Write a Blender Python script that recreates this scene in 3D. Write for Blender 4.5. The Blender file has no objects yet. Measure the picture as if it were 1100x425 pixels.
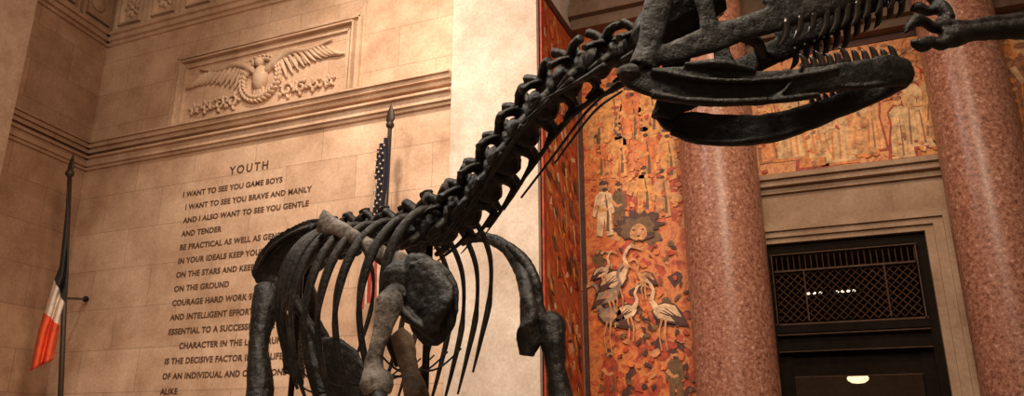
import bpy, bmesh, math, random
from mathutils import Vector, Matrix
random.seed(4)
TH=math.radians(17.36); CT,ST=math.cos(TH),math.sin(TH); F=813.0
YAW=math.radians(23)
def C(u,v,b):
    x=(u-550)/F; y=(212.5-v)/F; f=CT-y*ST
    return Vector((b*x/f, b-4.0, 1.6+b*(ST+CT*y)/f))
def Wd(p):
    c,s=math.cos(YAW),math.sin(YAW); a,b=p.x,p.y+4
    return Vector((a*c-b*s,a*s+b*c,p.z))
sc=bpy.context.scene
sc.view_settings.view_transform='Standard'
# ---------- materials
def newmat(name):
    m=bpy.data.materials.new(name); m.use_nodes=True
    nt=m.node_tree; b=nt.nodes['Principled BSDF']; return m,nt,b
def N(nt,t,**k):
    n=nt.nodes.new(t)
    for a,v in k.items(): setattr(n,a,v)
    return n
def ramp(nt,stops,interp='LINEAR'):
    r=N(nt,'ShaderNodeValToRGB'); r.color_ramp.interpolation=interp
    e=r.color_ramp.elements
    while len(e)<len(stops): e.new(.5)
    for i,(p,c) in enumerate(stops): e[i].position=p; e[i].color=(*c,1)
    return r
def plain(name,col,rough=.6,metal=0,noise=.25,scale=8,bump=.0,spec=.5):
    m,nt,b=newmat(name)
    g=N(nt,'ShaderNodeNewGeometry'); n=N(nt,'ShaderNodeTexNoise'); n.inputs['Scale'].default_value=scale; n.inputs['Detail'].default_value=8; n.inputs['Roughness'].default_value=.65
    nt.links.new(g.outputs['Position'],n.inputs['Vector'])
    r=ramp(nt,[(.3,tuple(c*(1-noise) for c in col)),(.7,tuple(min(1,c*(1+noise)) for c in col))])
    nt.links.new(n.outputs['Fac'],r.inputs[0]); nt.links.new(r.outputs[0],b.inputs['Base Color'])
    b.inputs['Roughness'].default_value=rough; b.inputs['Metallic'].default_value=metal; b.inputs['Specular IOR Level'].default_value=spec
    if bump:
        bp=N(nt,'ShaderNodeBump'); bp.inputs['Strength'].default_value=bump; bp.inputs['Distance'].default_value=.02
        nt.links.new(n.outputs['Fac'],bp.inputs['Height']); nt.links.new(bp.outputs[0],b.inputs['Normal'])
    return m
def bonemat(name,stops,rough=.5):
    m,nt,b=newmat(name)
    g=N(nt,'ShaderNodeNewGeometry')
    n=N(nt,'ShaderNodeTexNoise'); n.inputs['Scale'].default_value=8; n.inputs['Detail'].default_value=10; n.inputs['Roughness'].default_value=.7
    n2=N(nt,'ShaderNodeTexNoise'); n2.inputs['Scale'].default_value=38; n2.inputs['Detail'].default_value=7; n2.inputs['Roughness'].default_value=.65
    for q_ in(n,n2): nt.links.new(g.outputs['Position'],q_.inputs['Vector'])
    r=ramp(nt,stops); nt.links.new(n.outputs['Fac'],r.inputs[0]); nt.links.new(r.outputs[0],b.inputs['Base Color'])
    rr=ramp(nt,[(.35,(rough-.12,)*3),(.65,(rough+.25,)*3)]); nt.links.new(n2.outputs['Fac'],rr.inputs[0]); nt.links.new(rr.outputs[0],b.inputs['Roughness'])
    b.inputs['Specular IOR Level'].default_value=.4
    bp=N(nt,'ShaderNodeBump'); bp.inputs['Strength'].default_value=.75; bp.inputs['Distance'].default_value=.010
    nt.links.new(n2.outputs['Fac'],bp.inputs['Height']); nt.links.new(bp.outputs[0],b.inputs['Normal'])
    return m
def stone(name,c1,c2,bw=1.5,bh=.78,joints=True,bump=.2):
    m,nt,b=newmat(name)
    g=N(nt,'ShaderNodeNewGeometry'); s=N(nt,'ShaderNodeSeparateXYZ'); nt.links.new(g.outputs['Position'],s.inputs[0])
    ad=N(nt,'ShaderNodeMath',operation='ADD'); nt.links.new(s.outputs[0],ad.inputs[0]); nt.links.new(s.outputs[1],ad.inputs[1])
    cb=N(nt,'ShaderNodeCombineXYZ'); nt.links.new(ad.outputs[0],cb.inputs[0]); nt.links.new(s.outputs[2],cb.inputs[1])
    br=N(nt,'ShaderNodeTexBrick'); nt.links.new(cb.outputs[0],br.inputs['Vector'])
    br.inputs['Scale'].default_value=1; br.inputs['Brick Width'].default_value=bw; br.inputs['Row Height'].default_value=bh
    br.inputs['Mortar Size'].default_value=.006 if joints else 0.0; br.inputs['Mortar Smooth'].default_value=.5
    br.inputs['Color1'].default_value=(*c1,1); br.inputs['Color2'].default_value=(*c2,1)
    br.inputs['Mortar'].default_value=(*[c*.55 for c in c2],1)
    n=N(nt,'ShaderNodeTexNoise'); n.inputs['Scale'].default_value=1.3; n.inputs['Detail'].default_value=9; n.inputs['Roughness'].default_value=.68
    nt.links.new(g.outputs['Position'],n.inputs['Vector'])
    n2=N(nt,'ShaderNodeTexNoise'); n2.inputs['Scale'].default_value=20; n2.inputs['Detail'].default_value=6
    nt.links.new(g.outputs['Position'],n2.inputs['Vector'])
    r=ramp(nt,[(.3,(.58,.47,.39)),(.68,(1.1,1.1,1.1))]); nt.links.new(n.outputs['Fac'],r.inputs[0])
    r2=ramp(nt,[(.35,(.89,.87,.85)),(.65,(1.04,1.04,1.04))]); nt.links.new(n2.outputs['Fac'],r2.inputs[0])
    mx=N(nt,'ShaderNodeMixRGB',blend_type='MULTIPLY'); mx.inputs[0].default_value=.85
    nt.links.new(br.outputs['Color'],mx.inputs[1]); nt.links.new(r.outputs[0],mx.inputs[2])
    mx2=N(nt,'ShaderNodeMixRGB',blend_type='MULTIPLY'); mx2.inputs[0].default_value=1
    nt.links.new(mx.outputs[0],mx2.inputs[1]); nt.links.new(r2.outputs[0],mx2.inputs[2])
    nt.links.new(mx2.outputs[0],b.inputs['Base Color']); b.inputs['Roughness'].default_value=.75
    bp=N(nt,'ShaderNodeBump'); bp.inputs['Strength'].default_value=bump; bp.inputs['Distance'].default_value=.012
    nt.links.new(n2.outputs['Fac'],bp.inputs['Height']); nt.links.new(bp.outputs[0],b.inputs['Normal'])
    return m
def muralmat(name,stops,sc1=1.6,zs=1.0):
    m,nt,b=newmat(name)
    g=N(nt,'ShaderNodeNewGeometry'); mp=N(nt,'ShaderNodeMapping'); mp.inputs['Scale'].default_value=(1,1,zs); nt.links.new(g.outputs['Position'],mp.inputs[0])
    n=N(nt,'ShaderNodeTexNoise'); n.inputs['Scale'].default_value=sc1; n.inputs['Detail'].default_value=14; n.inputs['Roughness'].default_value=.74; n.inputs['Distortion'].default_value=.6
    nt.links.new(mp.outputs[0],n.inputs['Vector'])
    r=ramp(nt,stops); nt.links.new(n.outputs['Fac'],r.inputs[0]); nt.links.new(r.outputs[0],b.inputs['Base Color'])
    b.inputs['Roughness'].default_value=.55
    return m
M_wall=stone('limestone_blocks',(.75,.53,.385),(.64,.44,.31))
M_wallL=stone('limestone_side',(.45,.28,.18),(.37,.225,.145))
M_trim=stone('limestone_trim',(.70,.50,.365),(.64,.46,.33),joints=False)
M_pil=stone('limestone_pale',(.70,.60,.52),(.68,.58,.50),bw=3,bh=1.8,joints=False,bump=.1)
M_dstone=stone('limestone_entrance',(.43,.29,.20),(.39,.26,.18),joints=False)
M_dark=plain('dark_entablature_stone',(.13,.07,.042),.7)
M_mural=muralmat('mural_paint',[(.30,(.045,.008,.005)),(.40,(.25,.03,.010)),(.47,(.48,.09,.02)),(.53,(.60,.21,.055)),(.58,(.34,.06,.018)),(.66,(.64,.30,.11)),(.78,(.33,.06,.02))],3.2)
M_mural2=muralmat('mural_paint_crowd',[(.32,(.12,.03,.012)),(.43,(.48,.13,.03)),(.52,(.72,.31,.10)),(.6,(.42,.11,.03)),(.7,(.8,.45,.20))],4.5)
M_mural3=muralmat('mural_paint_side',[(.30,(.04,.008,.005)),(.41,(.30,.03,.010)),(.49,(.56,.10,.022)),(.55,(.26,.035,.012)),(.63,(.66,.27,.08)),(.75,(.30,.045,.015))],4.2,.6)
M_bone=bonemat('fossil_bone_black',[(.36,(.004,.0032,.0027)),(.54,(.009,.0072,.006)),(.64,(.034,.027,.021)),(.76,(.075,.058,.045))],.42)  # upper stops paint brownish highlights into the near-black bone
M_bone2=bonemat('fossil_bone_highlit',[(.36,(.010,.008,.007)),(.45,(.08,.066,.056)),(.6,(.25,.215,.185)),(.72,(.05,.04,.033))],.5)  # pale patches put highlights into the colour of scapula and humerus
M_bone3=bonemat('fossil_bone_brown',[(.35,(.03,.018,.011)),(.55,(.15,.095,.06)),(.7,(.28,.19,.125))],.6)
M_tooth=plain('tooth_enamel_dark',(.02,.015,.012),.3,0,.3,20)
M_metal=plain('dark_iron',(.02,.018,.016),.4,.8,.2)
M_ink=plain('inscription_lettering',(.10,.048,.024),.7)
M_gold=plain('flagpole_brass',(.035,.020,.012),.5,.2,.2)
M_wood=plain('door_bronze_dark',(.010,.0055,.0035),.7,0,.4,8,0,.08)
M_wood2=plain('door_bronze_edge',(.07,.035,.02),.6,0,.4,8,0,.15)
def granite():
    m,nt,b=newmat('red_granite')
    g=N(nt,'ShaderNodeNewGeometry')
    n=N(nt,'ShaderNodeTexNoise'); n.inputs['Scale'].default_value=20; n.inputs['Detail'].default_value=7; n.inputs['Roughness'].default_value=.8
    nt.links.new(g.outputs['Position'],n.inputs['Vector'])
    r=ramp(nt,[(.36,(.07,.024,.016)),(.46,(.24,.092,.06)),(.54,(.34,.15,.10)),(.60,(.39,.19,.135)),(.66,(.72,.48,.38))]); nt.links.new(n.outputs['Fac'],r.inputs[0])
    nt.links.new(r.outputs[0],b.inputs['Base Color']); b.inputs['Roughness'].default_value=.36; b.inputs['Specular IOR Level'].default_value=.35
    return m
M_gran=granite()
def emis(name,col,s):
    m,nt,b=newmat(name); b.inputs['Emission Color'].default_value=(*col,1); b.inputs['Emission Strength'].default_value=s; b.inputs['Base Color'].default_value=(*col,1); return m
M_lamp=emis('lamp_glass',(1,.66,.36),1.8)
CL=bpy.data.textures.new('bone_relief','CLOUDS'); CL.noise_scale=.06; CL.noise_depth=2
# ---------- mesh builder
class MB:
    def __init__(s): s.v=[]; s.f=[]; s.mi=[]
    def add(s,vs,fs,mi=0):
        o=len(s.v); s.v+= [tuple(p) for p in vs]; s.f+=[tuple(i+o for i in f) for f in fs]; s.mi+=[mi]*len(fs)
    def box(s,x0,x1,y0,y1,z0,z1,mi=0):
        s.add([(x0,y0,z0),(x1,y0,z0),(x1,y1,z0),(x0,y1,z0),(x0,y0,z1),(x1,y0,z1),(x1,y1,z1),(x0,y1,z1)],
              [(0,3,2,1),(4,5,6,7),(0,1,5,4),(1,2,6,5),(2,3,7,6),(3,0,4,7)],mi)
    def tube(s,pts,rad,n=10,sub=4,up=(0,0,1),mi=0,sq=1.0):
        pts=[Vector(p) for p in pts]; rad=[(r,r) if not isinstance(r,(tuple,list)) else r for r in rad]
        P=[];R=[]; m=len(pts)
        for i in range(m-1):
            p0=pts[max(i-1,0)];p1=pts[i];p2=pts[i+1];p3=pts[min(i+2,m-1)]
            for k in range(sub):
                t=k/sub
                P.append(.5*((2*p1)+(p2-p0)*t+(2*p0-5*p1+4*p2-p3)*t*t+(3*p1-p0-3*p2+p3)*t**3))
                tt=t*t*(3-2*t)
                R.append((rad[i][0]*(1-tt)+rad[i+1][0]*tt,rad[i][1]*(1-tt)+rad[i+1][1]*tt))
        P.append(pts[-1]);R.append(rad[-1])
        vs=[];up=Vector(up)
        def pw(x): return math.copysign(abs(x)**sq,x)
        for i,p in enumerate(P):
            T=(P[min(i+1,len(P)-1)]-P[max(i-1,0)]).normalized()
            S=T.cross(up)
            if S.length<.05: S=T.cross(Vector((0.3,1,0)))
            S.normalize(); U=S.cross(T).normalized()
            for j in range(n):
                a=2*math.pi*j/n
                vs.append(p+S*pw(math.cos(a))*R[i][0]+U*pw(math.sin(a))*R[i][1])
        fs=[]
        for i in range(len(P)-1):
            for j in range(n):
                j2=(j+1)%n
                fs.append((i*n+j,i*n+j2,(i+1)*n+j2,(i+1)*n+j))
        fs.append(tuple(range(n))[::-1]); fs.append(tuple((len(P)-1)*n+j for j in range(n)))
        s.add(vs,fs,mi)
    def blob(s,c,r,axes=None,n=10,mi=0):
        c=Vector(c); A=axes or (Vector((1,0,0)),Vector((0,1,0)),Vector((0,0,1)))
        if not isinstance(r,(tuple,list)): r=(r,r,r)
        vs=[];fs=[];h=n//2+1
        for i in range(1,h):
            ph=math.pi*i/h
            for j in range(n):
                a=2*math.pi*j/n
                vs.append(c+A[0]*r[0]*math.sin(ph)*math.cos(a)+A[1]*r[1]*math.sin(ph)*math.sin(a)+A[2]*r[2]*math.cos(ph))
        vs.append(c+A[2]*r[2]); vs.append(c-A[2]*r[2]); t=len(vs)-2
        for i in range(h-2):
            for j in range(n):
                fs.append((i*n+j,(i+1)*n+j,(i+1)*n+(j+1)%n,i*n+(j+1)%n))
        for j in range(n):
            fs.append((t,j,(j+1)%n)); fs.append((t+1,(h-2)*n+(j+1)%n,(h-2)*n+j))
        s.add(vs,fs,mi)
    def lathe(s,cx,cy,prof,n=64,mi=0):
        vs=[];fs=[]
        for r,z in prof:
            for j in range(n):
                a=2*math.pi*j/n; vs.append((cx+r*math.cos(a),cy+r*math.sin(a),z))
        for i in range(len(prof)-1):
            for j in range(n):
                fs.append((i*n+j,i*n+(j+1)%n,(i+1)*n+(j+1)%n,(i+1)*n+j))
        fs.append(tuple(range(n))[::-1]); fs.append(tuple((len(prof)-1)*n+j for j in range(n)))
        s.add(vs,fs,mi)
    def obj(s,name,mats,parent=None,smooth=False,remesh=0,loc=None,disp=0,smi=1):
        me=bpy.data.meshes.new(name); me.from_pydata(s.v,[],s.f)
        for m in (mats if isinstance(mats,list) else [mats]): me.materials.append(m)
        for p,i in zip(me.polygons,s.mi): p.material_index=i; p.use_smooth=smooth
        bm=bmesh.new(); bm.from_mesh(me); bmesh.ops.recalc_face_normals(bm,faces=bm.faces); bm.to_mesh(me); bm.free()
        o=bpy.data.objects.new(name,me); sc.collection.objects.link(o)
        if parent: o.parent=parent
        if remesh:
            r=o.modifiers.new('r','REMESH'); r.mode='VOXEL'; r.voxel_size=remesh; r.use_smooth_shade=True
            sm=o.modifiers.new('s','SMOOTH'); sm.iterations=smi; sm.factor=.5
            if disp:
                d=o.modifiers.new('d','DISPLACE'); d.texture=CL; d.strength=disp; d.mid_level=.5; d.texture_coords='LOCAL'
        return o
def empty(name,loc=(0,0,0),rz=0):
    e=bpy.data.objects.new(name,None); sc.collection.objects.link(e); e.location=loc; e.rotation_euler=(0,0,rz); return e
def boxobj(name,mat,*b,parent=None):
    m=MB(); m.box(*b); return m.obj(name,mat,parent)
# ---------- room
YW=10.3; XR=-3.9
boxobj('floor',plain('polished_floor',(.25,.17,.12),.35),-18,8,-6,18,-.2,0)
boxobj('ceiling',plain('ceiling_plaster',(.4,.28,.2),.8),-18,8,-2,18,14,14.2)
boxobj('wall_back',M_wall,-15,-5.43,YW,13,0,14)
boxobj('wall_pilaster',M_pil,-5.43,XR,YW-.10,12.24,0,14)
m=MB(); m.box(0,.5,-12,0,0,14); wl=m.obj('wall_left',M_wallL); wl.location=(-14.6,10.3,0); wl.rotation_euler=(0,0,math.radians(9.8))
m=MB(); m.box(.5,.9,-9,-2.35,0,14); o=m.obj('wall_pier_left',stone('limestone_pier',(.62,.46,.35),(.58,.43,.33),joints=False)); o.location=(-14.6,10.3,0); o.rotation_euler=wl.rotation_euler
def cornice(name,mat,prof,x0,x1,y):
    m=MB()
    for (z0,z1,d) in prof: m.box(x0,x1,y-d,y,z0,z1)
    return m.obj(name,mat)
mid=[(6.86,6.92,.06),(6.92,7.06,.12),(7.06,7.10,.20),(7.10,7.16,.08),(7.22,7.30,.10),(7.30,7.38,.18),(7.38,7.42,.24)]
cornice('trim_1',M_trim,mid,-14.05,-5.43,YW)
def side_trim(name,mat,prof):
    m=MB()
    for (z0,z1,d) in prof: m.box(.5,.5+d,-2.35,0,z0,z1)
    o=m.obj(name,mat); o.location=(-14.6,10.3,0); o.rotation_euler=wl.rotation_euler
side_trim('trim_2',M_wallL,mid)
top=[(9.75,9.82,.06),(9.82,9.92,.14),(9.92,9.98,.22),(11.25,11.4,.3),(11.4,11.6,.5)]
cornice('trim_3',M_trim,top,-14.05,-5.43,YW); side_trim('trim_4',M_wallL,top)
m=MB()
x=-13.9
while x<-5.8:
    for (a,b,c,d) in [(x,x+.9,10.05,10.12),(x,x+.9,11.08,11.15),(x,x+.07,10.12,11.08),(x+.83,x+.9,10.12,11.08),(x+.14,x+.76,10.2,10.24),(x+.14,x+.76,10.96,11.0),(x+.14,x+.18,10.24,10.96),(x+.72,x+.76,10.24,10.96)]:
        m.box(a,b,YW-.10,YW,c,d)
    for k in range(8):
        a=k*math.pi/4; m.blob((x+.45+.15*math.cos(a),YW-.03,10.6+.15*math.sin(a)),(.09,.05,.05),(Vector((math.cos(a),0,math.sin(a))),Vector((0,1,0)),Vector((-math.sin(a),0,math.cos(a)))),8)
    m.blob((x+.45,YW-.05,10.6),.06,n=8)
    x+=.98
m.obj('trim_5',M_trim)
m=MB()
y=-.1
while y>-2.3:
    for (a,b,c,d) in [(y-.9,y,10.05,10.12),(y-.9,y,11.08,11.15),(y-.07,y,10.12,11.08),(y-.9,y-.83,10.12,11.08),(y-.76,y-.14,10.2,10.24),(y-.76,y-.14,10.96,11.0),(y-.18,y-.14,10.24,10.96),(y-.76,y-.72,10.24,10.96)]:
        m.box(.5,.6,a,b,c,d)
    m.blob((.53,y-.45,10.6),(.06,.2,.2),n=8); y-=.98
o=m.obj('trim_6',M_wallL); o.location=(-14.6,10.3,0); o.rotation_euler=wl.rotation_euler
boxobj('wall_recess',M_dstone,-5.4,-1.15,12.26,13.6,0,14)
YD=13.2
m=MB(); m.box(-1.15,-1.02,YD,13.6,0,14); m.box(-1.02,1.48,YD,13.6,4.67,14); m.box(1.48,8,YD,13.6,0,14)
m.obj('wall_entrance',M_dstone)
m=MB()
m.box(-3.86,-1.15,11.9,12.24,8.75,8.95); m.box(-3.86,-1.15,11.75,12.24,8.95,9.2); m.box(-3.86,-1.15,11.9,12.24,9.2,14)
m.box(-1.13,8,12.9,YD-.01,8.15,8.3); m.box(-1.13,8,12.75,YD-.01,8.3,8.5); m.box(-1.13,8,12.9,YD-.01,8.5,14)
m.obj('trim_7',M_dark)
m=MB()
for (x0,x1,z0,z1,d) in [(-1.13,1.95,5.72,5.80,.34),(-1.13,1.92,5.62,5.72,.26),(-1.13,1.88,5.52,5.62,.14),
    (-1.13,1.86,5.0,5.52,.06),(-1.13,1.88,4.93,5.0,.12),
    (-1.13,1.84,4.86,4.93,.18),(-1.13,1.80,4.76,4.86,.12),(-1.13,1.62,4.67,4.76,.06),
    (1.74,1.84,0,4.86,.18),(1.60,1.74,0,4.76,.12),(1.48,1.60,0,4.67,.06),(1.84,1.95,0,5.0,.05)]:
    m.box(x0,x1,YD-d,YD-.005,z0,z1)
m.obj('trim_8',M_dstone)
dr=empty('door_1',(0.23,13.4,0))
m=MB()
W=1.25
for (x0,x1,z0,z1,y0,y1) in [(-W,W,4.52,4.67,-.15,.1),(-W,-W+.14,0,4.52,-.15,.1),(W-.14,W,0,4.52,-.15,.1),(-W+.14,W-.14,3.18,3.30,-.22,.1),(-W+.14,W-.14,2.95,3.18,-.12,.1),(-W+.14,W-.14,2.86,2.95,-.2,.1),
     (-W+.14,-W+.32,0,2.86,-.08,.1),(W-.32,W-.14,0,2.86,-.08,.1),(-W+.32,W-.32,2.5,2.86,-.04,.1)]:
    m.box(x0,x1,y0,y1,z0,z1)
m.obj('frame',M_wood,dr)
m=MB()
for (x0,x1,z0,z1) in [(-W+.14,W-.14,4.47,4.49),(-W+.14,W-.14,3.30,3.33),(-W+.16,-W+.18,3.3,4.5),(W-.18,W-.16,3.3,4.5),(-W+.2,W-.2,4.18,4.21),(-W+.14,W-.14,3.14,3.16),(-W+.14,W-.14,2.87,2.885),(-W+.34,W-.34,2.47,2.485)]:
    m.box(x0,x1,-.235,-.19,z0,z1)
m.box(-.61,-.59,-.22,-.16,3.36,4.18); m.box(.59,.61,-.22,-.16,3.36,4.18)
m.obj('moulding',M_wood2,dr)
m=MB()
k=-W-.7
while k<W+.7:
    for sg in (1,-1):
        x0,x1=k,k+sg*.82; lo,hi=-W+.2,W-.2
        t1=(lo-x0)/(x1-x0); t2=(hi-x0)/(x1-x0); t0=max(0,min(t1,t2)); t1=min(1,max(t1,t2))
        if t1-t0>.05:
            m.tube([(x0+(x1-x0)*t0,-.17,3.36+.82*t0),(x0+(x1-x0)*t1,-.17,3.36+.82*t1)],[.009,.009],n=4,sub=1)
    k+=.125
for i in range(24): 
    xx=-W+.24+i*.09
    m.tube([(xx,-.17,4.22),(xx,-.17,4.46)],[.009,.009],n=4,sub=1)
m.obj('lattice',M_wood2,dr)
m=MB()
for xx in (-.60,-.50,-.40,-.12,-.03,.06,.15): m.blob((xx,1.1,4.02),(.03,.02,.02),n=8)
m.obj('chandelier_reflection',emis('reflection_glow',(1,.85,.6),2.5),dr)  # added glowing blobs stand in for a chandelier's reflection in the transom
m=MB(); m.tube([(-.66,1.1,3.97),(.25,1.1,3.97)],[.012,.012],n=6,sub=1); m.tube([(-.18,1.1,3.97),(-.18,1.1,4.7)],[.012,.012],n=6,sub=1); m.obj('reflection_bar',M_metal,dr)  # bar and stem added to carry the reflection blobs
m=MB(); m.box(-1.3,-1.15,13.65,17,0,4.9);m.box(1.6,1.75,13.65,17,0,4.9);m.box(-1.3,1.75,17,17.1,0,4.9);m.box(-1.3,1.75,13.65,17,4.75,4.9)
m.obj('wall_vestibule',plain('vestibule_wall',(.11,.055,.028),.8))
lp=empty('ceiling_lamp',(0.26,14.6,0))
m=MB(); m.lathe(0,0,[(.02,2.44),(.10,2.45),(.16,2.49),(.175,2.53),(.15,2.57),(.05,2.58)],24); m.obj('globe',M_lamp,lp,True)
m=MB(); m.lathe(0,0,[(.06,2.58),(.19,2.575),(.19,2.60),(.03,2.66),(.015,2.7),(.015,4.75)],24); m.obj('stem',M_metal,lp,True)
def column(name,x,y,r):
    m=MB(); m.lathe(x,y,[(r*1.11,0),(r*1.11,.25),(r*1.09,.25),(r*1.11,.36),(r*1.09,.46),(r*1.04,.5),(r*1.07,.6),(r*1.03,.68),(r,.85),(r,4),(r*.985,7),(r*.95,11.2),(r*1.03,11.3),(r*1.0,11.4),(r*1.06,12.2),(r*1.11,13.0),(r*1.11,13.98)],72)
    return m.obj(name,M_gran,None,True)
column('column',-1.38,11.53,.585); column('column',2.16,11.7,.52)
# ---------- murals
def flatpoly(mb,pts,y,mi):
    vs=[(p[0],y,p[1]) for p in pts]+[(p[0],y+.006,p[1]) for p in pts]; n=len(pts)
    fs=[tuple(range(n)),tuple(range(n,2*n))[::-1]]+[(i,(i+1)%n,n+(i+1)%n,n+i) for i in range(n)]
    mb.add(vs,fs,mi)
def ell(cx,cz,rx,rz,n=14,rot=0,jag=0):
    c,s=math.cos(rot),math.sin(rot); o=[]
    for k in range(n):
        a=2*math.pi*k/n; j=1+random.uniform(-jag,jag); x,z=rx*math.cos(a)*j,rz*math.sin(a)*j; o.append((cx+x*c-z*s,cz+x*s+z*c))
    return o
def stroke(mb,pts,ws,y,mi):
    for i in range(len(pts)-1):
        a,b=Vector(pts[i]),Vector(pts[i+1]); d=(b-a).normalized(); n=Vector((-d.y,d.x))
        flatpoly(mb,[a+n*ws[i],b+n*ws[i+1],b-n*ws[i+1],a-n*ws[i]],y-.0005*i,mi)
def pm(name,c,sc_=9): return plain(name,c,.6,0,.6,sc_)
paints=[M_mural,pm('paint_cream',(.60,.38,.23)),pm('paint_orange',(.54,.14,.03)),pm('paint_dark',(.06,.015,.008)),pm('paint_grey',(.24,.16,.12)),pm('paint_red',(.34,.04,.013)),pm('paint_tan',(.48,.21,.08)),pm('paint_olive',(.13,.06,.02)),pm('paint_gold',(.56,.24,.065))]
m=MB(); YM=12.24
m.box(-3.87,-1.16,YM,YM+.018,1.3,8.75,0)
def q(u,v): return (-3.87+(u-628)*.0157, 4.07-(v-300)*.0157)
def bird(u,v,s,flip,mi,y):
    f=-1 if flip else 1
    def L(a,b): return q(u+a*s*f,v+b*s)
    flatpoly(m,[L(-23,15),L(-17,0),L(-10,-9),L(0,-12),L(10,-9),L(15,-2),L(9,7),L(-2,10),L(-12,13)],y+.002,3)
    flatpoly(m,[L(-16,4),L(-10,-7),L(0,-10),L(9,-8),L(13,-2),L(8,5),L(-2,8),L(-12,10)],y,mi)
    for k in range(3): stroke(m,[L(-12+4*k,5-k),L(0+3*k,-5+2*k)],[.012,.006],y-.003,3 if mi!=4 else 6)
    stroke(m,[L(9,-5),L(14,-14),L(11,-24),L(15,-33),L(19,-36)],[.055*s,.035*s,.028*s,.025*s,.03*s],y-.003,mi)
    stroke(m,[L(18,-37),L(24,-34),L(32,-30)],[.04*s,.028*s,.005],y-.004,6)
    flatpoly(m,[L(-22,14),L(-14,4),L(-4,3),L(-10,10)],y-.006,3)
    stroke(m,[L(0,6),L(2,22),L(0,38)],[.018,.012,.012],y-.002,6); stroke(m,[L(4,5),L(8,20),L(6,38)],[.018,.012,.012],y-.002,6)
def dabs(n,v0,v1,cols,y,a,b):
    for i in range(n):
        u=random.uniform(643,765); v=random.uniform(v0,v1)
        flatpoly(m,ell(*q(u,v),random.uniform(a,b),random.uniform(a,b*1.2),9,random.random()*3,.4),y-.00003*i,random.choice(cols))
dabs(80,20,250,[8,6,2,8,6,5],YM-.004,.05,.16); dabs(70,250,430,[5,3,2,7,5,5],YM-.005,.04,.14)
def man(u,v,s,robe,y,skin=6):
    def L(a,b): return q(u+a*s,v+b*s)
    flatpoly(m,[L(-4,-22),L(4,-22),L(9,-17),L(11,2),L(8,4),L(7,-4),L(9,26),L(2,27),L(0,8),L(-3,27),L(-9,26),L(-7,-4),L(-10,6),L(-13,4),L(-9,-17)],y,robe)
    stroke(m,[L(2,-18),L(4,5),L(3,22)],[.008,.02,.03],y-.002,7)
    flatpoly(m,ell(*L(0,-27),.07*s,.09*s,12,0,.1),y-.002,skin); flatpoly(m,ell(*L(0,-31),.08*s,.045*s,10,0,.2),y-.003,3)
    flatpoly(m,ell(*L(1,-23.5),.045*s,.035*s),y-.004,3)
    stroke(m,[L(-10,-8),L(-3,0),L(4,-2)],[.04*s,.03*s,.025*s],y-.003,skin)
for (u,v,s,rb) in [(648,118,1.1,6),(668,108,1.2,8),(690,116,1.2,2),(712,110,1.1,8),(732,118,1.2,6),(650,160,.9,2),(674,158,1.,8),(704,163,1.,2),(728,168,1.,8),(700,205,.9,8),(720,212,.9,6)]: man(u,v,s,rb,YM-.014-.001*random.randint(0,5),8)
dabs(190,60,235,[8,6,2,8,5,2],YM-.024,.02,.055)
man(655,222,1.05,1,YM-.032); man(672,218,.8,7,YM-.031)
flatpoly(m,ell(*q(692,243),.40,.24,34,0,.28),YM-.034,3); flatpoly(m,ell(*q(692,245),.28,.18,24,0,.25),YM-.036,7)
flatpoly(m,ell(*q(692,250),.15,.15,14,0,.08),YM-.038,6); flatpoly(m,ell(*q(692,256),.07,.05),YM-.040,8); flatpoly(m,ell(*q(692,254),.03,.018),YM-.042,3)
for dx in(-5,5): flatpoly(m,ell(*q(692+dx,247),.026,.014),YM-.042,3); flatpoly(m,ell(*q(692+dx*2,236),.06,.05),YM-.037,7)
stroke(m,[q(687,260),q(692,258),q(697,260)],[.008,.01,.008],YM-.043,3)
dabs(190,262,430,[5,3,2,7,5,3,6],YM-.028,.02,.06)
for (u,v,s,f,c) in [(657,316,.9,False,4),(664,300,1.0,False,1),(658,338,1.0,True,4),(716,338,1.0,True,1),(676,335,.8,False,1),(650,290,.6,False,1),(697,300,.6,True,6)]:
    bird(u,v,s,f,c,YM-.044)
for (u,v,s,rb) in [(655,398,.8,5),(722,402,.8,7)]: man(u,v,s,rb,YM-.036)
m.box(-3.87,-3.80,YM-.05,YM+.0,1.3,8.75,3)
m.obj('wildlife_mural_painting',paints)
m=MB(); m.box(XR+.002,XR+.02,YW+.0,12.15,1.3,8.6,0)
def rp(pts,mi,x):
    vs=[(x,p[0],p[1]) for p in pts]+[(x-.004,p[0],p[1]) for p in pts]; n=len(pts)
    m.add(vs,[tuple(range(n)),tuple(range(n,2*n))[::-1]]+[(i,(i+1)%n,n+(i+1)%n,n+i) for i in range(n)],mi)
for k in range(300):
    y0=random.uniform(10.5,12.0); z=random.uniform(1.5,8.4)
    rp(ell(y0,z,random.uniform(.02,.08),random.uniform(.03,.18),10,random.random()*.8,.4),random.choice([5,2,6,8,2,7,5,3,1]),XR+.024+.00006*k)
m.box(XR+.002,XR+.05,YW,YW+.12,1.3,8.6,5); m.box(XR+.002,XR+.05,YW-.0,12.15,8.6,8.75,3)
m.obj('foliage_mural_painting',[M_mural3]+paints[1:])
m=MB(); paints2=[M_mural2,pm('paint_cream_b',(.70,.39,.19)),pm('paint_orange_b',(.62,.20,.05)),paints[3],pm('paint_umber',(.30,.11,.045)),paints[5],pm('paint_ochre',(.60,.29,.11)),paints[7]]; Y2=YD
m.box(-1.05,7.5,Y2-.025,Y2-.002,5.82,8.14,0)
m.box(-1.05,7.5,Y2-.06,Y2-.002,5.80,5.90,4)
m.box(-1.05,7.5,Y2-.06,Y2-.002,8.04,8.14,3)
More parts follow.
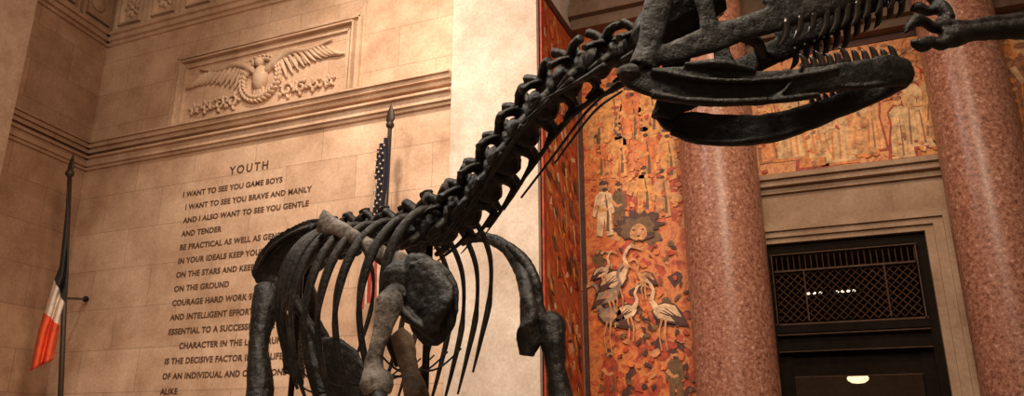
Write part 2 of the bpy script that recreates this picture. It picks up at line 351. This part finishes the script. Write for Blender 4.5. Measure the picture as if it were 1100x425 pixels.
def fig(x,z,s,rb,y,lean=0):
    def L(a,b): return (x+a*s+lean*b*s,z+b*s)
    flatpoly(m,[L(-.30,-.05),L(-.25,.5),L(-.2,.85),L(-.24,1.17),L(-.1,1.33),L(.1,1.33),L(.24,1.17),L(.2,.8),L(.27,.4),L(.33,-.05)],y+.003,random.choice([4,5,2]))
    flatpoly(m,[L(-.22,0),L(-.2,.5),L(-.15,.85),L(-.19,1.15),L(-.08,1.28),L(.08,1.28),L(.19,1.15),L(.16,.8),L(.22,.4),L(.27,0)],y,rb)
    for dx in (-.1,.03,.14): stroke(m,[L(dx,.05),L(dx*.8,.6),L(dx*.5,1.0)],[.02*s,.012,.005],y-.003,random.choice([2,6,4]))
    flatpoly(m,ell(*L(0,1.4),.085*s,.11*s),y-.004,6); flatpoly(m,ell(*L(0,1.47),.095*s,.06*s),y-.005,4)
    stroke(m,[L(-.17,1.1),L(-.05,.8),L(.12,.85)],[.05*s,.04*s,.03*s],y-.006,random.choice([1,6]))
for i in range(43): fig(-.7+i*.19+random.uniform(-.08,.08),6.85+random.uniform(-.2,.25),.6*random.uniform(.8,1.1),random.choice([6,6,2,4,2]),Y2-.03-.001*(i%2),random.uniform(-.1,.1))
for i in range(29): fig(-.62+i*.27+random.uniform(-.08,.08),6.0+random.uniform(-.12,.2),.85*random.uniform(.8,1.15),random.choice([1,6,2,1,4,1,6,2]),Y2-.044-.001*(i%2),random.uniform(-.15,.15))
for i in range(260):
    flatpoly(m,ell(random.uniform(-.9,7.3),random.uniform(5.95,8),random.uniform(.015,.05),random.uniform(.02,.07),8,random.random()*3,.4),Y2-.058-.00002*i,random.choice([2,6,4,2,1,5]))
m.obj('crowd_mural_painting',paints2)
# ---------- inscription
lines=["I WANT TO SEE YOU GAME BOYS","I WANT TO SEE YOU BRAVE AND MANLY","AND I ALSO WANT TO SEE YOU GENTLE","AND TENDER","BE PRACTICAL AS WELL AS GENEROUS","IN YOUR IDEALS KEEP YOUR EYES","ON THE STARS AND KEEP YOUR FEET","ON THE GROUND","COURAGE HARD WORK SELF MASTERY","AND INTELLIGENT EFFORT ARE ALL","ESSENTIAL TO A SUCCESSFUL LIFE","CHARACTER IN THE LONG RUN","IS THE DECISIVE FACTOR IN THE LIFE","OF AN INDIVIDUAL AND OF NATIONS","ALIKE"]
ind=[-.1,0,0,0,0,0,0,0,0,0,0,.3,0,0,0]
ins=empty('wall_inscription',(-11.14,YW-.004,0))
def text(s,x,z,size,sp=1.12,name='line'):
    c=bpy.data.curves.new(name,'FONT'); c.body=s; c.size=size; c.extrude=.004; c.space_character=sp; c.offset=.0035
    c.materials.append(M_ink)
    o=bpy.data.objects.new(name,c); sc.collection.objects.link(o); o.parent=ins
    o.location=(x,0,z); o.rotation_euler=(math.pi/2,0,0); return o
text("YOUTH",1.0,6.26,.22,1.35,'title')
for i,l in enumerate(lines): text(l,ind[i],5.95-.262*i,.146,1.08,'line_%d'%(i+1))
text("THEODORE ROOSEVELT",2.2,2.1,.11,1.1,'signature')
# ---------- eagle relief
er=empty('eagle_relief_panel',(-9.6,YW,8.13))
m=MB()
for (w,h,t,d) in [(2.22,.86,.07,.07),(2.1,.74,.035,.12),(1.98,.62,.05,.05)]:
    for sx in(-1,1): m.box(sx*w-t/2,sx*w+t/2,-d,0,-h,h)
    for sz in(-1,1): m.box(-w,w,-d,0,sz*h-t/2,sz*h+t/2)
m.obj('frame',M_trim,er)
m=MB(); Yv=Vector((0,1,0))
def rt(pts,rr): m.tube([(p[0],-.04,p[1]) for p in pts],[(r,r*1.3) for r in rr],n=8,sub=3,up=(0,1,0))
for k in range(30):
    a=k*2*math.pi/30
    for rr,off in((.40,.5),(.47,-.5)):
        d=a+math.pi/2+off; m.blob((rr*math.cos(a),-.05,rr*math.sin(a)),(.07,.07,.03),(Vector((math.cos(d),0,math.sin(d))),Yv,Vector((-math.sin(d),0,math.cos(d)))),8)
m.blob((0,-.05,.0),(.17,.14,.27),n=12); m.blob((-.03,-.09,.33),(.09,.10,.1),n=10); rt([(-.08,.36),(-.15,.34),(-.17,.30)],[.035,.025,.008])
for s in(-1,1):
    rt([(s*.12,.12),(s*.35,.3),(s*.7,.42),(s*1.1,.38),(s*1.6,.5)],[.05,.08,.07,.05,.015])
    for k in range(12):
        t=k/11; bx=.3+t*1.2; bz=.26+.12*math.sin(t*3.0)+.08*t
        rt([(s*bx,bz),(s*(bx+.12+.1*t),bz-.18),(s*(bx+.2+.22*t),bz-.42+.2*t)],[.035,.045,.012])
    for k in range(8):
        t=k/7; bx=.28+t*.7; rt([(s*bx,.22+.08*math.sin(t*3)),(s*(bx+.08),.1)],[.04,.02])
    rt([(s*.08,-.2),(s*.12,-.36),(s*.2,-.42)],[.04,.03,.03])
    for j in range(4):
        cx=s*(.65+.32*j); r0=.14-.018*j
        rt([(cx+s*r0*(1-k/11*.8)*math.cos(k*.75+j),-.36+r0*(1-k/11*.8)*math.sin(k*.75+j)) for k in range(11)],[.028]*10+[.02])
        for e in range(5):
            a=e*1.25+j; m.blob((cx+r0*math.cos(a)*1.2,-.04,-.36+r0*math.sin(a)*1.1),(.055,.05,.028),(Vector((math.cos(a),0,math.sin(a))),Yv,Vector((-math.sin(a),0,math.cos(a)))),8)
for k in range(5): rt([(0,-.2),(-.12+.06*k,-.45)],[.05,.02])
m.obj('eagle',M_trim,er,True)
# ---------- flags
def flagpole(name,p_top,p_bot,r):
    e=empty(name,(p_bot.x,p_bot.y,0)); m=MB(); o=Vector((p_bot.x,p_bot.y,0))
    a=p_bot-o; b=p_top-o
    m.tube([a,b],[r*1.15,r],n=12,sub=2)
    m.blob(b+Vector((0,0,.0)),r*2,n=10)
    m.tube([b,b+Vector((0,0,.1)),b+Vector((0,0,.2)),b+Vector((0,0,.38))],[(.02,.02),(.085,.03),(.07,.03),(.004,.004)],n=8,sub=3,up=(0,1,0))
    m.lathe(0,0,[(.3,0),(.3,.05),(.1,.12),(.05,.3),(r*1.1,.32)],24)
    m.obj('pole',M_gold,e,True); return e,o
T=Wd(C(75,186,13.1)); B=Wd(C(65,425,12.9)); d=(B-T); B0=T+d*(T.z/(-d.z)); 
e,o=flagpole('french_flag_on_pole',T,B0,.04)
m=MB(); outer=[(73,198),(69,240),(64,285),(54,315),(42,355),(33,398)]; inner=[(73,275),(73,295),(72,315),(66,338),(61,362),(57,386)]
NS,NT=40,14
def samp(L,s):
    k=min(int(s*(len(L)-1)),len(L)-2); t=s*(len(L)-1)-k; return (L[k][0]*(1-t)+L[k+1][0]*t,L[k][1]*(1-t)+L[k+1][1]*t)
vs=[]
for i in range(NS+1):
    for j in range(NT+1):
        a=samp(outer,i/NS);b=samp(inner,i/NS); t=j/NT
        vs.append(Wd(C(a[0]*(1-t)+b[0]*t,a[1]*(1-t)+b[1]*t,12.95+.13*math.sin(t*12+i*.06)*min(1,i/6)))-o)
for i in range(NS):
    for j in range(NT):
        k=i*(NT+1)+j; s=i/NS; mi=0 if s<.5 else (1 if s<.68 else 2)
        m.f.append((k,k+1,k+NT+2,k+NT+1)); m.mi.append(mi)
m.v=[tuple(v) for v in vs]
fo=m.obj('cloth',[plain('flag_navy',(.02,.016,.018),.8),plain('flag_white',(.75,.62,.52),.8),plain('flag_red',(.80,.10,.03),.8)],e,True)
so=fo.modifiers.new('t','SOLIDIFY'); so.thickness=.012
m=MB(); w=Wd(C(68,320,12.95))-o; w2=Wd(C(92,321,14.6))-o; m.tube([w,w.lerp(w2,.5),w2],[.022]*3,n=8); m.blob(w2,.06,n=8); m.blob(w,.05,n=8); m.obj('bracket',M_metal,e,True)
e,o=flagpole('american_flag_on_pole',Vector((-6.3,9.75,6.42)),Vector((-6.3,9.75,0)),.035)
m=MB(); vs=[]
for i in range(41):
    for j in range(25):
        t=j/24; s=i/40; wd=.20+.20*s
        vs.append((.03-t*wd+.03*math.sin(s*7),-.07+.05*math.sin(t*16+s),6.22-s*2.6-.22*t))
for i in range(40):
    for j in range(24):
        k=i*25+j; canton=(i<22 and j<17) or i<8; mi=0 if canton else (1 if (j//2)%2 else 2); m.f.append((k,k+1,k+26,k+25)); m.mi.append(mi)
m.v=vs
for r_ in range(11):
    for c_ in range(3):
        x_=-.01-.055*c_-.02*(r_%2); z_=6.02-.13*r_-.05*c_
        st=[]
        for k in range(10):
            a=math.pi/2+k*math.pi/5; rr_=.026 if k%2==0 else .011; st.append((x_+rr_*math.cos(a),z_+rr_*math.sin(a)))
        flatpoly(m,st,-.135,1)
fo=m.obj('cloth',[plain('flag_blue',(.012,.010,.018),.8),plain('flag_stripe_white',(.55,.42,.33),.8),plain('flag_stripe_red',(.32,.03,.018),.8)],e,True)
# ================= ALLOSAURUS
dino=empty('allosaurus_skeleton',(-4*math.sin(YAW),4*math.cos(YAW),0),YAW)
Z=Vector((0,0,1))
def px(r,b): return r*b/775.0
spts=[(690,52,2.86),(655,62,2.98),(621,79,3.12),(593,103,3.28),(570,131,3.44),(549,161,3.62),(529,191,3.80),(508,217,3.97),(484,237,4.15),(458,249,4.35),
      (432,253,4.56),(409,254,4.76),(389,255,4.96),(371,258,5.16),(356,262,5.36),(343,266,5.55),(332,271,5.75),(323,276,5.92),(315,280,6.1)]
SP=[C(*p) for p in spts]
def frame(P,i):
    T=(P[max(i-1,0)]-P[min(i+1,len(P)-1)]).normalized()
    R=T.cross(Z).normalized(); U=R.cross(T).normalized(); return T,R,U
def vertebra(m,p,T,R,U,s,L,sh,tp,lean=0.2,ap=.28):
    m.tube([p-T*L*.50,p-T*L*.38,p,p+T*L*.34,p+T*L*.48],[s*1.15,s*1.25,s*.72,s*1.1,s*.85],n=14,sub=3)
    m.blob(p+U*s*1.0,(L*.36,s*.65,s*.65),(T,R,U))
    top=p+U*(s+sh)-T*lean*sh
    m.tube([p+U*s*.8,p+U*(s+sh*.5)-T*lean*sh*.5,top],[(s*.32,L*ap),(s*.2,L*ap*.8),(s*.38,L*ap)],n=8,sub=3,up=T)
    for g in(-1,1):
        m.tube([p+U*s*.6,p+R*g*tp*.6+U*s*.6,p+R*g*tp+U*s*.1-T*L*.18],[(s*.28,s*.6),(s*.22,s*.45),(s*.28,s*.5)],n=8,sub=3,up=T)
        m.tube([p+U*s*1.0+R*g*s*.6,p+U*s*1.4+R*g*s*1.0+T*L*.30,p+U*s*1.45+R*g*s*1.1+T*L*.62],[s*.42,s*.33,s*.34],n=8,sub=2)
        m.tube([p+U*s*1.0+R*g*s*.5,p+U*s*1.65+R*g*s*.9-T*L*.25,p+U*s*1.9+R*g*s*1.0-T*L*.42],[s*.42,s*.33,s*.38],n=8,sub=2)
        m.tube([p-U*s*.3+R*g*s*.6+T*L*.2,p-U*s*.85+R*g*s*1.25+T*L*.15,p-U*s*1.15+R*g*s*1.3-T*L*.3],[s*.4,s*.32,s*.14],n=8,sub=2)
m=MB()
for i,p in enumerate(SP):
    T,R,U=frame(SP,i); L=(SP[max(i-1,0)]-SP[min(i+1,len(SP)-1)]).length/(1 if i in(0,len(SP)-1) else 2)
    if i<10:
        s=.060+.0038*i; sh=.05+.012*i; tp=.13+.008*i; lean=.15
    else: s=.078; sh=.115; tp=.18; lean=.15
    vertebra(m,p,T,R,U,s,L*.94,sh,tp,lean,.24 if i<10 else .3)
m.obj('spine',M_bone,dino,True,.0065,disp=.010)
m=MB()
for i in range(1,9):
    T,R,U=frame(SP,i); p=SP[i]
    for g in(-1,1):
        a=p-U*.085+R*g*.09
        m.tube([a+T*.05,a-T*.12-U*.03,a-T*.32-U*.05],[.018,.011,.003],n=6,sub=3)
m.tube([C(664,88,2.92),C(630,120,3.1),C(596,165,3.3),C(560,212,3.6)],[.006,.007,.007,.006],n=6)
m.tube([C(668,98,2.80),C(640,118,3.0),C(612,153,3.2),C(596,175,3.3)],[.005,.006,.006,.005],n=6)
m.obj('cervical_ribs',M_bone,dino,True)
# --- ribs
m=MB()
nr=9
for k in range(nr):
    i=8+k*.70; i0=int(i); t=i-i0
    p=SP[i0].lerp(SP[min(i0+1,len(SP)-1)],t); 
    T=Vector((.66,-.75,0)); R=Vector((-.75,-.66,0))
    f=math.sin(math.pi*(k+2.4)/(nr+3.8))
    w=.24+.20*f; h=.50+.55*f
    for g in(-1,1):
        rr=.012 if g<0 else .0155
        ww=w*random.uniform(.96,1.04)
        pts=[p+R*g*.06+Z*.02,p+R*g*ww*.55+Z*.03-T*.02,p+R*g*ww*.93-Z*h*.18-T*.05,p+R*g*ww*1.05-Z*h*.48-T*.10,p+R*g*ww*.92-Z*h*.78-T*.12,p+R*g*ww*.72-Z*h*1.02-T*.10]
        m.tube(pts,[(rr*1.5,rr*1.5),(rr*1.3,rr*1.6),(rr*1.1,rr*1.8),(rr,rr*1.7),(rr*.9,rr*1.3),(rr*.5,rr*.6)],n=10,sub=6)
m.obj('ribs',M_bone,dino,True)
def pa(pts,mat,name,vox=.007,up=(0,0,1),extra=None,sq=1.0):
    m=MB(); m.tube([C(p[0],p[1],p[2]) for p in pts],[(px(p[3],p[2]),px(p[4],p[2])) for p in pts],n=16,sub=5,up=up,sq=sq)
    if extra: extra(m)
    return m.obj(name,mat,dino,True,vox,disp=.012)
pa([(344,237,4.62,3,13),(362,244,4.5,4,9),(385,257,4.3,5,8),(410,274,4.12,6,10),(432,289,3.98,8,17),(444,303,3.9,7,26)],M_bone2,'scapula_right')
def cor(m):
    m.blob(C(464,325,3.82),(px(29,3.8),.04,px(45,3.8)),(Vector((.97,-.2,-.1)),Vector((.2,.97,0)),Z),20)
    m.blob(C(432,298,3.9),(.11,.05,.10),n=12); m.blob(C(424,318,3.88),(.07,.07,.06),n=10)
    m.tube([C(420,322,3.84),C(445,345,3.8),C(470,362,3.78)],[.03,.025,.03],n=8)
    m.tube([C(440,285,3.84),C(470,283,3.8),C(488,305,3.78),C(490,335,3.77)],[.014,.016,.016,.012],n=8)
pa([(436,285,3.92,8,16),(450,300,3.86,10,28),(460,330,3.82,10,38),(462,358,3.8,8,16)],M_bone,'coracoid_right',extra=cor)
def humerus(pts,mat,name):
    pa(pts,mat,name,.007,up=(0,1,0))
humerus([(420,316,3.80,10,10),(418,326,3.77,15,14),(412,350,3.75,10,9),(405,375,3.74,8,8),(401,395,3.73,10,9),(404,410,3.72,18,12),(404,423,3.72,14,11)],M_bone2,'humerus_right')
humerus([(404,418,3.75,10,10),(412,440,3.6,7,8),(425,475,3.45,8,8),(432,490,3.4,9,9)],M_bone,'forearm_right')
humerus([(424,358,4.2,11,11),(432,370,4.2,13,12),(440,398,4.15,9,9),(448,426,4.1,13,12),(452,450,4.1,12,12)],M_bone3,'sternal_bone')
def hand(m,base,dr,g):
    for j in range(3):
        a=base+Vector((g*.05*(j-1),0,0)); L=[.22,.26,.2][j]
        m.tube([a,a+dr*L*.4+Vector((g*.03*(j-1),0,0)),a+dr*L*.8+Vector((.03,-.02,0)),a+dr*L+Vector((.0,.02,-.05))],[.026,.022,.02,.004],n=8,sub=3)
m=MB(); hand(m,C(432,490,3.4),Vector((.15,-.2,-.95)),1); hand(m,C(640,500,4.3),Vector((.15,-.2,-.95)),1); m.obj('hands',M_bone,dino,True)
pa([(500,256,5.0,3,5),(520,255,4.9,3,6),(540,263,4.75,4,7),(555,282,4.62,5,9),(564,305,4.5,7,11),(568,330,4.42,9,13),(569,355,4.4,10,15),(566,382,4.4,7,8)],M_bone,'scapula_left')
humerus([(578,342,4.45,8,8),(590,350,4.45,17,14),(594,368,4.42,13,13),(597,395,4.4,10,10),(601,420,4.38,12,11),(603,440,4.36,17,12),(602,450,4.36,14,10)],M_bone,'humerus_left')
humerus([(602,445,4.36,10,10),(618,470,4.32,8,8),(640,500,4.3,9,9)],M_bone,'forearm_left')
humerus([(545,262,4.6,4,4),(562,278,4.55,6,6),(574,300,4.48,6,6),(578,325,4.47,6,5),(582,345,4.46,8,6)],M_bone,'shoulder_strut')
# --- pelvis
def plate(m,pts,th):
    vs=[C(u,v,bb) for u,v,bb in pts]; n=len(vs); off=Vector((th*.3,th,0))
    m.add([p-off for p in vs]+[p+off for p in vs],[tuple(range(n)),tuple(range(n,2*n))[::-1]]+[(i,(i+1)%n,n+(i+1)%n,n+i) for i in range(n)])
m=MB()
plate(m,[(347,234,5.2),(330,237,5.25),(310,245,5.3),(292,257,5.4),(279,273,5.5),(271,292,5.55),(276,305,5.55),(290,301,5.5),(302,309,5.5),(318,305,5.45),(330,288,5.35),(342,268,5.25)],.02)
m.tube([C(344,240,5.2),C(312,252,5.28),C(290,268,5.38),C(277,290,5.5)],[.015,.018,.018,.022],n=8)
for k in range(5): m.tube([C(334-11*k,244+6*k,5.2+.06*k),C(322-6*k,284+3*k,5.3+.05*k)],[.008,.012],n=6)
plate(m,[(370,246,6.2),(340,250,6.2),(310,262,6.3),(300,280,6.4),(310,300,6.4),(330,302,6.3),(350,285,6.2)],.02)
m.blob(C(298,306,5.5),(.12,.07,.09),n=12)
for b0,du in((5.5,0),(6.2,10)):
    m.tube([C(305+du,305,b0),C(330+du,345,b0-.1),C(355+du,390,b0-.2),C(378+du,425,b0-.3),C(388+du,440,b0-.3)],[.05,.035,.035,.045,.08],n=10)
    m.tube([C(298+du,305,b0),C(306+du,350,b0+.25),C(308+du,400,b0+.5)],[.05,.03,.03],n=10)
m.blob(C(386,442,5.25),(.2,.1,.09),n=12)
m.tube([C(345,368,5.2),C(356,380,5.15),C(370,398,5.1),C(380,420,5.05),C(384,440,5.0)],[(.03,.05),(.03,.13),(.03,.16),(.03,.15),(.03,.1)],n=12,up=(0,0,1))
m.obj('pelvis',M_bone,dino,True,.009,disp=.012)
m=MB()
for k in range(9):
    c=C(455-14*k,398+3*k,4.3+.13*k); R=Vector((-.75,-.66,0))
    m.tube([c+R*.26+Z*.14,c+R*.12+Z*.03,c,c-R*.12+Z*.03,c-R*.26+Z*.14],[.005,.006,.008,.006,.005],n=6)
m.obj('gastralia',M_bone,dino,True)
def leg(m,hip,knee,ank,toe):
    m.tube([hip,hip.lerp(knee,.15),hip.lerp(knee,.5)+Vector((-.03,0,0)),hip.lerp(knee,.85),knee],[.09,.10,.07,.09,.10],n=12)
    m.tube([knee,knee.lerp(ank,.15),knee.lerp(ank,.6),ank],[.085,.08,.045,.06],n=12)
    m.tube([knee+Vector((.05,.05,0)),ank+Vector((.04,.04,0))],[.02,.015],n=8)
    for j in(-1,0,1):
        s=Vector((.75,.66,0))*.05*j
        m.tube([ank+s*.5,toe+s*1.3+Z*.02],[.04,.035],n=8)
        f=toe+s*1.3; d=Vector((.66+.3*j,-.75+.25*j,0)).normalized()
        m.tube([f+Z*.02,f+d*.15,f+d*.32-Z*.01,f+d*.42-Z*.02],[.04,.035,.03,.006],n=8)
        for kk in(.0,.15,.3): m.blob(f+d*kk,.042,n=8)
m=MB()
hip=C(287,308,5.45); kn=C(278,436,5.2); an=Vector((-2.05,1.75,1.05)); to=Vector((-1.75,1.35,.66))
leg(m,hip,kn,an,to)
hip=C(325,306,6.1); kn=C(352,440,5.7); an=Vector((-1.5,2.4,1.05)); to=Vector((-1.15,2.05,.66))
leg(m,hip,kn,an,to)
m.obj('hind_legs',M_bone,dino,True,.009,disp=.012)
m=MB()
dirv=(SP[-1]-Vector((0,-4,1.6))); dirv.z=0; dirv.normalize()
allp=[SP[-1]]+[SP[-1]+dirv*(.17*k)+Vector((.012*k,0,-.045*k+.0006*k*k)) for k in range(1,22)]
for i in range(1,len(allp)):
    T,R,U=frame(allp,i); k=1-i/26
    vertebra(m,allp[i],T,R,U,.065*k,.165,.13*k,.12*k)
    m.tube([allp[i]-U*.04,allp[i]-U*(.06+.2*k)-T*.05],[.014,.012],n=6)
m.obj('tail',M_bone,dino,True,.012)
# --- skull
def jaw(m,pts):
    P=[C(p[0],p[1],p[2]) for p in pts]
    m.tube(P,[(px(p[4],p[2]),px(p[3],p[2])) for p in pts],n=24,sub=5,sq=.6)
m=MB()
jaw(m,[(667,82,2.50,5,4),(680,86,2.50,12,5),(702,88,2.50,18,4),(745,91,2.51,22,4),(790,93,2.53,21,4),(835,92,2.55,18,5),(880,86,2.58,16,6),(925,80,2.61,17,6),(955,76,2.64,19,8),(972,77,2.67,16,8),(979,78,2.68,7,5)])
jaw(m,[(707,124,2.88,5,4),(720,130,2.88,12,5),(745,137,2.88,19,4),(785,140,2.87,19,4),(825,138,2.85,17,5),(865,127,2.82,15,6),(905,112,2.78,13,6),(940,98,2.74,13,7),(966,84,2.70,13,8),(979,78,2.68,7,5)])
m.blob(C(676,78,2.5),(.05,.035,.035),n=8); m.blob(C(716,121,2.88),(.05,.035,.035),n=8)
m.tube([C(700,76,2.485),C(760,86,2.488),C(830,86,2.52),C(900,74,2.57)],[.014,.012,.011,.010],n=8)
m.tube([C(700,102,2.485),C(760,110,2.485),C(830,108,2.52),C(880,102,2.55)],[.014,.016,.014,.012],n=8)
m.tube([C(900,93,2.58),C(935,92,2.60),C(965,87,2.64)],[.010,.012,.012],n=8)
m.tube([C(735,70,2.5),C(775,70,2.51),C(810,76,2.53)],[.012,.024,.012],n=8)
m.tube([C(820,112,2.535),C(842,98,2.53),C(862,70,2.55)],[.006,.008,.006],n=6)
m.tube([C(720,142,2.86),C(760,153,2.85),C(820,150,2.83),C(870,136,2.8)],[.012,.014,.014,.012],n=8)
m.obj('lower_jaw',M_bone,dino,True,.005,disp=.008)
m=MB()
def side(dv,b,k):
    def Q(u,v,db=0): return C(u+(0 if k else 22*(1-(u-690)/290)),v+dv*(1-max(0,(u-690))/300.),b(u)+db)
    def st(pts,rads): m.tube([Q(*p) for p in pts],rads,n=16,sub=4,sq=.75)
    st([(690,72),(698,45),(706,10),(716,-30)],[(.03,.05),(.02,.045),(.02,.055),(.02,.05)])
    st([(694,66),(730,54),(765,42),(800,30),(835,20)],[(.02,.03),(.014,.045),(.014,.055),(.014,.05),(.014,.055)])
    st([(826,14),(855,6),(890,-6),(930,-16),(962,-24),(985,-34)],[(.014,.065),(.016,.08),(.018,.085),(.02,.075),(.025,.075),(.025,.06)])
    st([(985,-30),(992,-60),(975,-85)],[(.03,.06),(.03,.05),(.03,.04)])
    st([(975,-88),(930,-96),(870,-100),(800,-98),(745,-88),(712,-60)],[(.035,.04),(.03,.04),(.03,.045),(.03,.05),(.035,.045),(.03,.05)])
    st([(838,22),(828,-10),(822,-50),(830,-96)],[(.014,.045),(.014,.035),(.014,.04),(.03,.05)])
    st([(768,44),(758,10),(750,-30),(760,-90)],[(.014,.05),(.014,.035),(.014,.04),(.03,.04)])
    st([(705,0),(725,-12),(752,-22)],[(.015,.04),(.015,.035),(.015,.04)])
    st([(900,0),(892,-30),(900,-60),(920,-92)],[(.015,.06),(.015,.05),(.015,.045),(.02,.04)])
side(0,lambda u:2.50+.15*max(0,(u-690))/290.,1)
side(56,lambda u:2.87-.17*max(0,(u-690))/290.,0)
m.tube([C(690,48,2.82),C(708,34,2.74),C(735,14,2.70),C(775,-4,2.66)],[.07,.11,.11,.06],n=12)
m.blob(C(686,46,2.84),(.07,.07,.06),n=10)
m.tube([C(722,54,2.72),C(760,36,2.70),C(800,24,2.68),C(850,18,2.68),C(900,8,2.67),C(950,-5,2.67)],[(.05,.02),(.06,.02),(.03,.02),(.06,.02),(.05,.015),(.03,.015)],n=12)
m.tube([C(785,35,2.62),C(812,45,2.64),C(820,60,2.78),C(842,62,2.80)],[.020,.026,.024,.018],n=8)
m.obj('skull',M_bone,dino,True,.006,disp=.009)
m=MB()
def teeth(path,n,L,dn,lean):
    P=[C(*p) for p in path]
    for k in range(n):
        t=(k+.5)/n*(len(P)-1); i=min(int(t),len(P)-2); a=P[i].lerp(P[i+1],t-i)
        l=L*random.uniform(.65,1.15); D=Z*dn
        m.tube([a-D*.02,a+D*l*.5+Vector((-lean*l*.1,0,0)),a+D*l+Vector((-lean*l*.45,0,0))],[(.013,.018),(.010,.013),(.001,.001)],n=7,sub=3)
teeth([(838,28,2.57),(890,15,2.60),(930,4,2.62),(978,-12,2.65)],11,.095,-1,1)
teeth([(850,58,2.78),(890,44,2.75),(930,22,2.73),(975,-3,2.70)],11,.09,-1,1)
teeth([(862,72,2.57),(910,64,2.60),(966,60,2.65)],11,.05,1,1)
teeth([(870,114,2.81),(910,100,2.78),(955,80,2.71)],11,.05,1,1)
m.obj('teeth',M_tooth,dino,True)
m=MB()
a=C(462,252,4.35); m.tube([a,Vector((a.x,a.y,.6))],[.02,.025],n=10)
a=C(325,275,5.7); m.tube([a,Vector((a.x,a.y,.6))],[.02,.025],n=10)
m.obj('support_rods',M_metal,dino,True)
m=MB(); m.box(-3.6,1.6,-1.0,4.6,0,.5); m.box(-3.7,1.7,-1.1,4.7,.5,.6)
m.obj('pedestal',plain('pedestal_stone',(.3,.22,.17),.6),dino)
e2=empty('sauropod_foot_skeleton',(-4*math.sin(YAW),4*math.cos(YAW),0),YAW)
m=MB()
def st2(pts): m.tube([C(p[0],p[1],p[2]) for p in pts],[px(p[3],p[2]) for p in pts],n=12,sub=4)
st2([(1010,38,2.62,10),(1022,40,2.62,13),(1045,35,2.64,10),(1080,32,2.66,11),(1110,30,2.68,14),(1135,30,2.7,16)])
st2([(1130,30,2.7,16),(1180,60,2.75,14),(1240,110,2.8,18)])
st2([(1008,20,2.66,5),(1020,28,2.64,9),(1045,26,2.64,6),(1075,22,2.66,7),(1110,22,2.68,10)])
st2([(1022,38,2.62,9),(1012,48,2.6,7),(1000,44,2.6,6),(992,48,2.59,9),(983,46,2.58,6),(979,42,2.58,2)])
st2([(1016,26,2.64,9),(1004,30,2.62,7),(994,24,2.61,6),(984,22,2.6,8),(977,28,2.59,5),(972,36,2.58,1.5)])
st2([(1020,22,2.66,8),(1012,8,2.67,8),(1004,2,2.68,6),(998,-8,2.68,8),(990,-18,2.68,3)])
st2([(1008,8,2.68,7),(996,12,2.68,6),(986,8,2.68,7),(978,12,2.68,2)])
m.obj('foot_bones',M_bone,e2,True,.006,disp=.008)
m=MB(); p=C(1240,110,2.8); m.tube([p,Vector((p.x,p.y,.03))],[.02,.025],n=10); m.lathe(p.x,p.y,[(.25,0),(.25,.03),(.03,.05)],24); m.obj('support_stand',M_metal,e2,True)
# ---------- lights
def light(name,typ,loc,tgt,en,col,size=1,**k):
    l=bpy.data.lights.new(name,typ); l.energy=en; l.color=col
    if typ=='AREA': l.size=size
    if typ=='SPOT': l.shadow_soft_size=size; l.spot_size=math.radians(k['ang']); l.spot_blend=1
    o=bpy.data.objects.new(name,l); sc.collection.objects.link(o); o.location=loc
    o.rotation_euler=(Vector(tgt)-Vector(loc)).to_track_quat('-Z','Y').to_euler(); return o
light('gallery_floodlight','AREA',(0,1,8),(-7.5,10.3,4.2),800,(1,.82,.62),2.2)
light('wall_spotlight','SPOT',(-5.0,5.2,12.6),(-7.4,10.3,4.4),3800,(1,.84,.66),.4,ang=76)
light('mural_spotlight','SPOT',(0,5,11),(-1.0,12.2,4.8),1550,(1,.75,.48),.5,ang=60)
light('side_floodlight','AREA',(-6.5,3.0,10),(-1.5,3.7,2.5),420,(1,.90,.80),1.0)
w=bpy.data.worlds.new('w'); sc.world=w; w.use_nodes=True
w.node_tree.nodes['Background'].inputs[0].default_value=(1,.68,.45,1); w.node_tree.nodes['Background'].inputs[1].default_value=.15
# ---------- camera
cd=bpy.data.cameras.new('cam'); cd.sensor_width=36; cd.lens=F/1100*36; cd.clip_start=.05
co=bpy.data.objects.new('camera',cd); sc.collection.objects.link(co); co.location=(0,0,1.6); co.rotation_euler=(math.pi/2+TH,0,YAW); sc.camera=co
